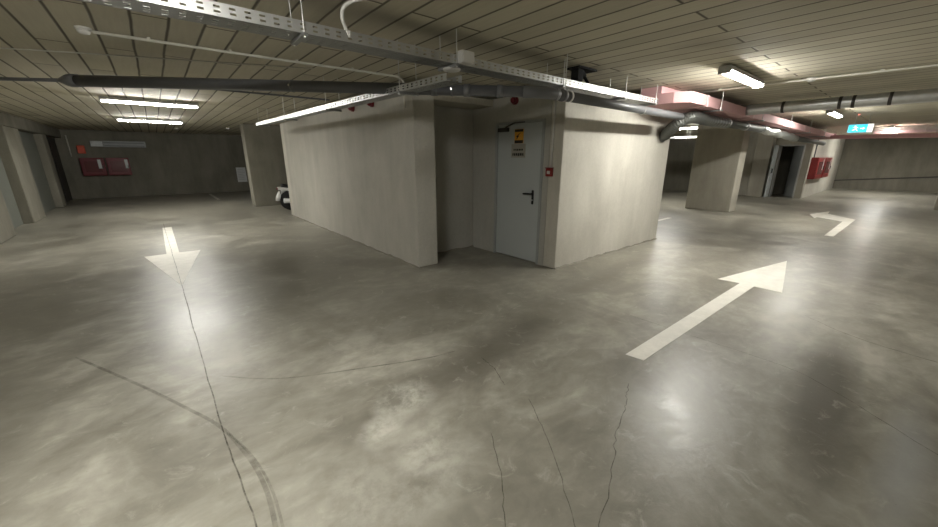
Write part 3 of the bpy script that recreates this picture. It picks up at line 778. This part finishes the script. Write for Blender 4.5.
MB().box(-1.74, -1.40, YF - .16, YF, 1.91, 2.12).build('end_section', M['galv_dark'], t, bevel=.01)
MB().box(-1.36, -.2, YF - .188, YF - .18, 1.94, 1.96).box(-1.36, -.2, YF - .188, YF - .18, 2.05, 2.07).build('groove', M['pvc'], t)

# ------------------------------------------------------------------ exit sign
E_ = thing('exit_sign', 'glowing cyan exit sign hanging from the right ceiling', 'exit sign', (13.5, 1.2, 2.1))
MB().box(13.50, 13.56, .98, 1.42, 2.10, 2.30).build('case', M['white_plastic'], E_, bevel=.006)
MB().box(13.494, 13.50, 1.08, 1.41, 2.11, 2.29).build('lit_panel', M['exit_glow'], E_)
MB().box(13.494, 13.50, .985, 1.075, 2.11, 2.29).build('lit_end', M['exit_white'], E_)
pg = MB()
def fig(y, z, pts_):
    n = len(pts_); vs = [(13.494, y - a, z + b) for a, b in pts_] + [(13.491, y - a, z + b) for a, b in pts_]
    pg.add(vs, [tuple(range(n)), tuple(range(2 * n - 1, n - 1, -1))] + [(i, (i + 1) % n, n + (i + 1) % n, n + i) for i in range(n)])
fig(1.28, 2.20, [(-.012 + .016 * math.cos(a), .055 + .016 * math.sin(a)) for a in [2 * PI * k / 10 for k in range(10)]])
fig(1.28, 2.20, [(-.02, .035), (.012, .035), (.02, -.01), (-.005, -.01)])
fig(1.28, 2.20, [(.0, -.01), (.02, -.01), (.045, -.05), (.035, -.06)])
fig(1.28, 2.20, [(-.005, -.005), (.012, -.01), (-.02, -.04), (-.055, -.045), (-.055, -.034)])
fig(1.28, 2.20, [(.01, .03), (.045, .005), (.05, .012), (.014, .04)])
fig(1.28, 2.20, [(-.02, .03), (-.05, .015), (-.052, .024), (-.018, .038)])
fig(1.16, 2.20, [(-.04, .008), (.005, .008), (.005, .03), (.045, 0), (.005, -.03), (.005, -.008), (-.04, -.008)])
pg.build('pictogram', M['exit_white'], E_)
for y in (1.08, 1.32): MB().tube([(13.53, y, 2.30), (13.53, y, CEIL)], .006, 8).build('hanger_rod', M['rod'], E_)
MB().lathe((13.06, 1.24, CEIL), [(.02, 0), (.02, -.02), (.01, -.03)], 12).build('red_sensor', M['led_red'])
o = bpy.data.objects['red_sensor']; tag(o, 'tiny glowing red sensor lamp on the ceiling beside the exit sign', 'sensor')

# ------------------------------------------------------------------ motorbike behind the block
B = thing('motorbike', 'white and black motorbike peeping out behind the left wall', 'motorbike', (3.5, 11.9, 0))
yb = 11.9
def wheel(x, r=.29):
    w = MB().lathe((x, yb - .055, r), [(r - .085, .0), (r - .03, .0), (r, .03), (r, .08), (r - .03, .11), (r - .085, .11)], 28, (0, 1, 0)).build('wheel', M['rubber'], B, smooth=True)
    h = MB().lathe((x, yb - .04, r), [(r - .08, 0), (r - .08, .08)], 28, (0, 1, 0)).build('rim', M['chrome'], w, smooth=True)
    return w
wheel(3.02); wheel(4.28)
MB().hexa([(3.35, yb - .13, .28), (3.95, yb - .13, .25), (3.95, yb + .13, .25), (3.35, yb + .13, .28)], [(3.40, yb - .11, .62), (3.9, yb - .11, .62), (3.9, yb + .11, .62), (3.40, yb + .11, .62)]).build('engine', M['galv_dark'], B, bevel=.03)
MB().tube(bez([(3.55, yb, .66), (3.7, yb, .74), (3.88, yb, .76), (4.02, yb, .70)], 6), [.09 + .05 * math.sin(PI * i / 18) for i in range(19)], 16).build('tank', M['bikewhite'], B, smooth=True)
MB().tube(bez([(3.62, yb, .69), (3.35, yb, .66), (3.05, yb, .67), (2.82, yb, .72)], 6), [.11 - .05 * i / 18 for i in range(19)], 16).build('seat', M['seat'], B, smooth=True)
MB().hexa([(2.72, yb - .05, .60), (3.10, yb - .09, .55), (3.10, yb + .09, .55), (2.72, yb + .05, .60)], [(2.70, yb - .04, .69), (3.1, yb - .08, .66), (3.1, yb + .08, .66), (2.70, yb + .04, .69)]).build('tail_fairing', M['bikewhite'], B, bevel=.02)
MB().tube([(3.02 + .34 * math.cos(a), yb, .29 + .34 * math.sin(a)) for a in [math.radians(d) for d in range(60, 181, 12)]], .06, 10).build('rear_mudguard', M['bikewhite'], B, smooth=True)
MB().tube([(2.71, yb, .64), (2.685, yb, .64)], .035, 14).build('tail_lamp', M['darkred'], B)
MB().hexa([(2.72, yb - .09, .36), (2.735, yb - .09, .36), (2.735, yb + .09, .36), (2.72, yb + .09, .36)], [(2.75, yb - .09, .50), (2.765, yb - .09, .50), (2.765, yb + .09, .50), (2.75, yb + .09, .50)]).build('number_plate', M['bikewhite'], B)
MB().obox((2.76, yb, .60), (2.76, yb, .44), .12, .02).build('plate_holder', M['black'], B)
MB().tube([(3.5, yb - .17, .30), (3.15, yb - .19, .28), (2.80, yb - .20, .30)], [.03, .062, .07], 16).build('muffler', M['bikewhite'], B, smooth=True)
for s in (-.08, .08):
    MB().tube([(4.28, yb + s, .29), (4.06, yb + s, .80)], .022, 10).build('fork', M['chrome'], B, smooth=True)
    MB().obox((3.02, yb + s * .95, .29), (3.5, yb + s * .95, .38), .03, .05).build('swing_arm', M['black'], B)
MB().tube(bez([(3.88, yb - .34, .92), (3.96, yb - .22, .93), (4.03, yb, .86), (3.96, yb + .22, .93), (3.88, yb + .34, .92)], 5), .014, 10).build('handlebar', M['black'], B, smooth=True)
for s in (-1, 1):
    k = MB().tube([(3.96, yb + s * .24, .93), (3.98, yb + s * .30, 1.06)], .006, 8).build('mirror', M['black'], B)
    MB().lathe((3.97, yb + s * .30, 1.08), [(.05, 0), (.045, .02)], 16, (1, 0, 0)).build('mirror_glass', M['chrome'], k)
MB().lathe((4.08, yb, .78), [(.07, -.06), (.085, 0), (.08, .04), (.06, .05)], 18, (1, 0, 0)).build('headlamp', M['chrome'], B, smooth=True)
MB().tube(bez([(4.0, yb, .44), (4.14, yb, .60), (4.30, yb, .62), (4.48, yb, .53)], 5), .05, 10).build('front_mudguard', M['bikewhite'], B, smooth=True)
MB().tube([(3.55, yb - .1, .28), (3.62, yb - .24, .01)], .012, 8).build('kickstand', M['black'], B)

B.location.x -= .09

# ------------------------------------------------------------------ camera, world, view
cam = bpy.data.cameras.new('camera'); co = bpy.data.objects.new('camera', cam); COL.objects.link(co)
co.location = (0, 0, 1.5)
co.rotation_euler = (math.radians(90 - 16.1215), 0, math.radians(-39.70))
cam.sensor_width = 36; cam.lens = 365 / 938 * 36; cam.clip_start = .05; cam.clip_end = 200
SC.camera = co
w = bpy.data.worlds.new('world'); SC.world = w; w.use_nodes = True
w.node_tree.nodes['Background'].inputs[0].default_value = (.02, .02, .022, 1)
w.node_tree.nodes['Background'].inputs[1].default_value = .1
vs_ = SC.view_settings
vs_.view_transform = 'Standard'; vs_.look = 'None'; vs_.gamma = 1; vs_.use_curve_mapping = False
vs_.exposure = 2.5
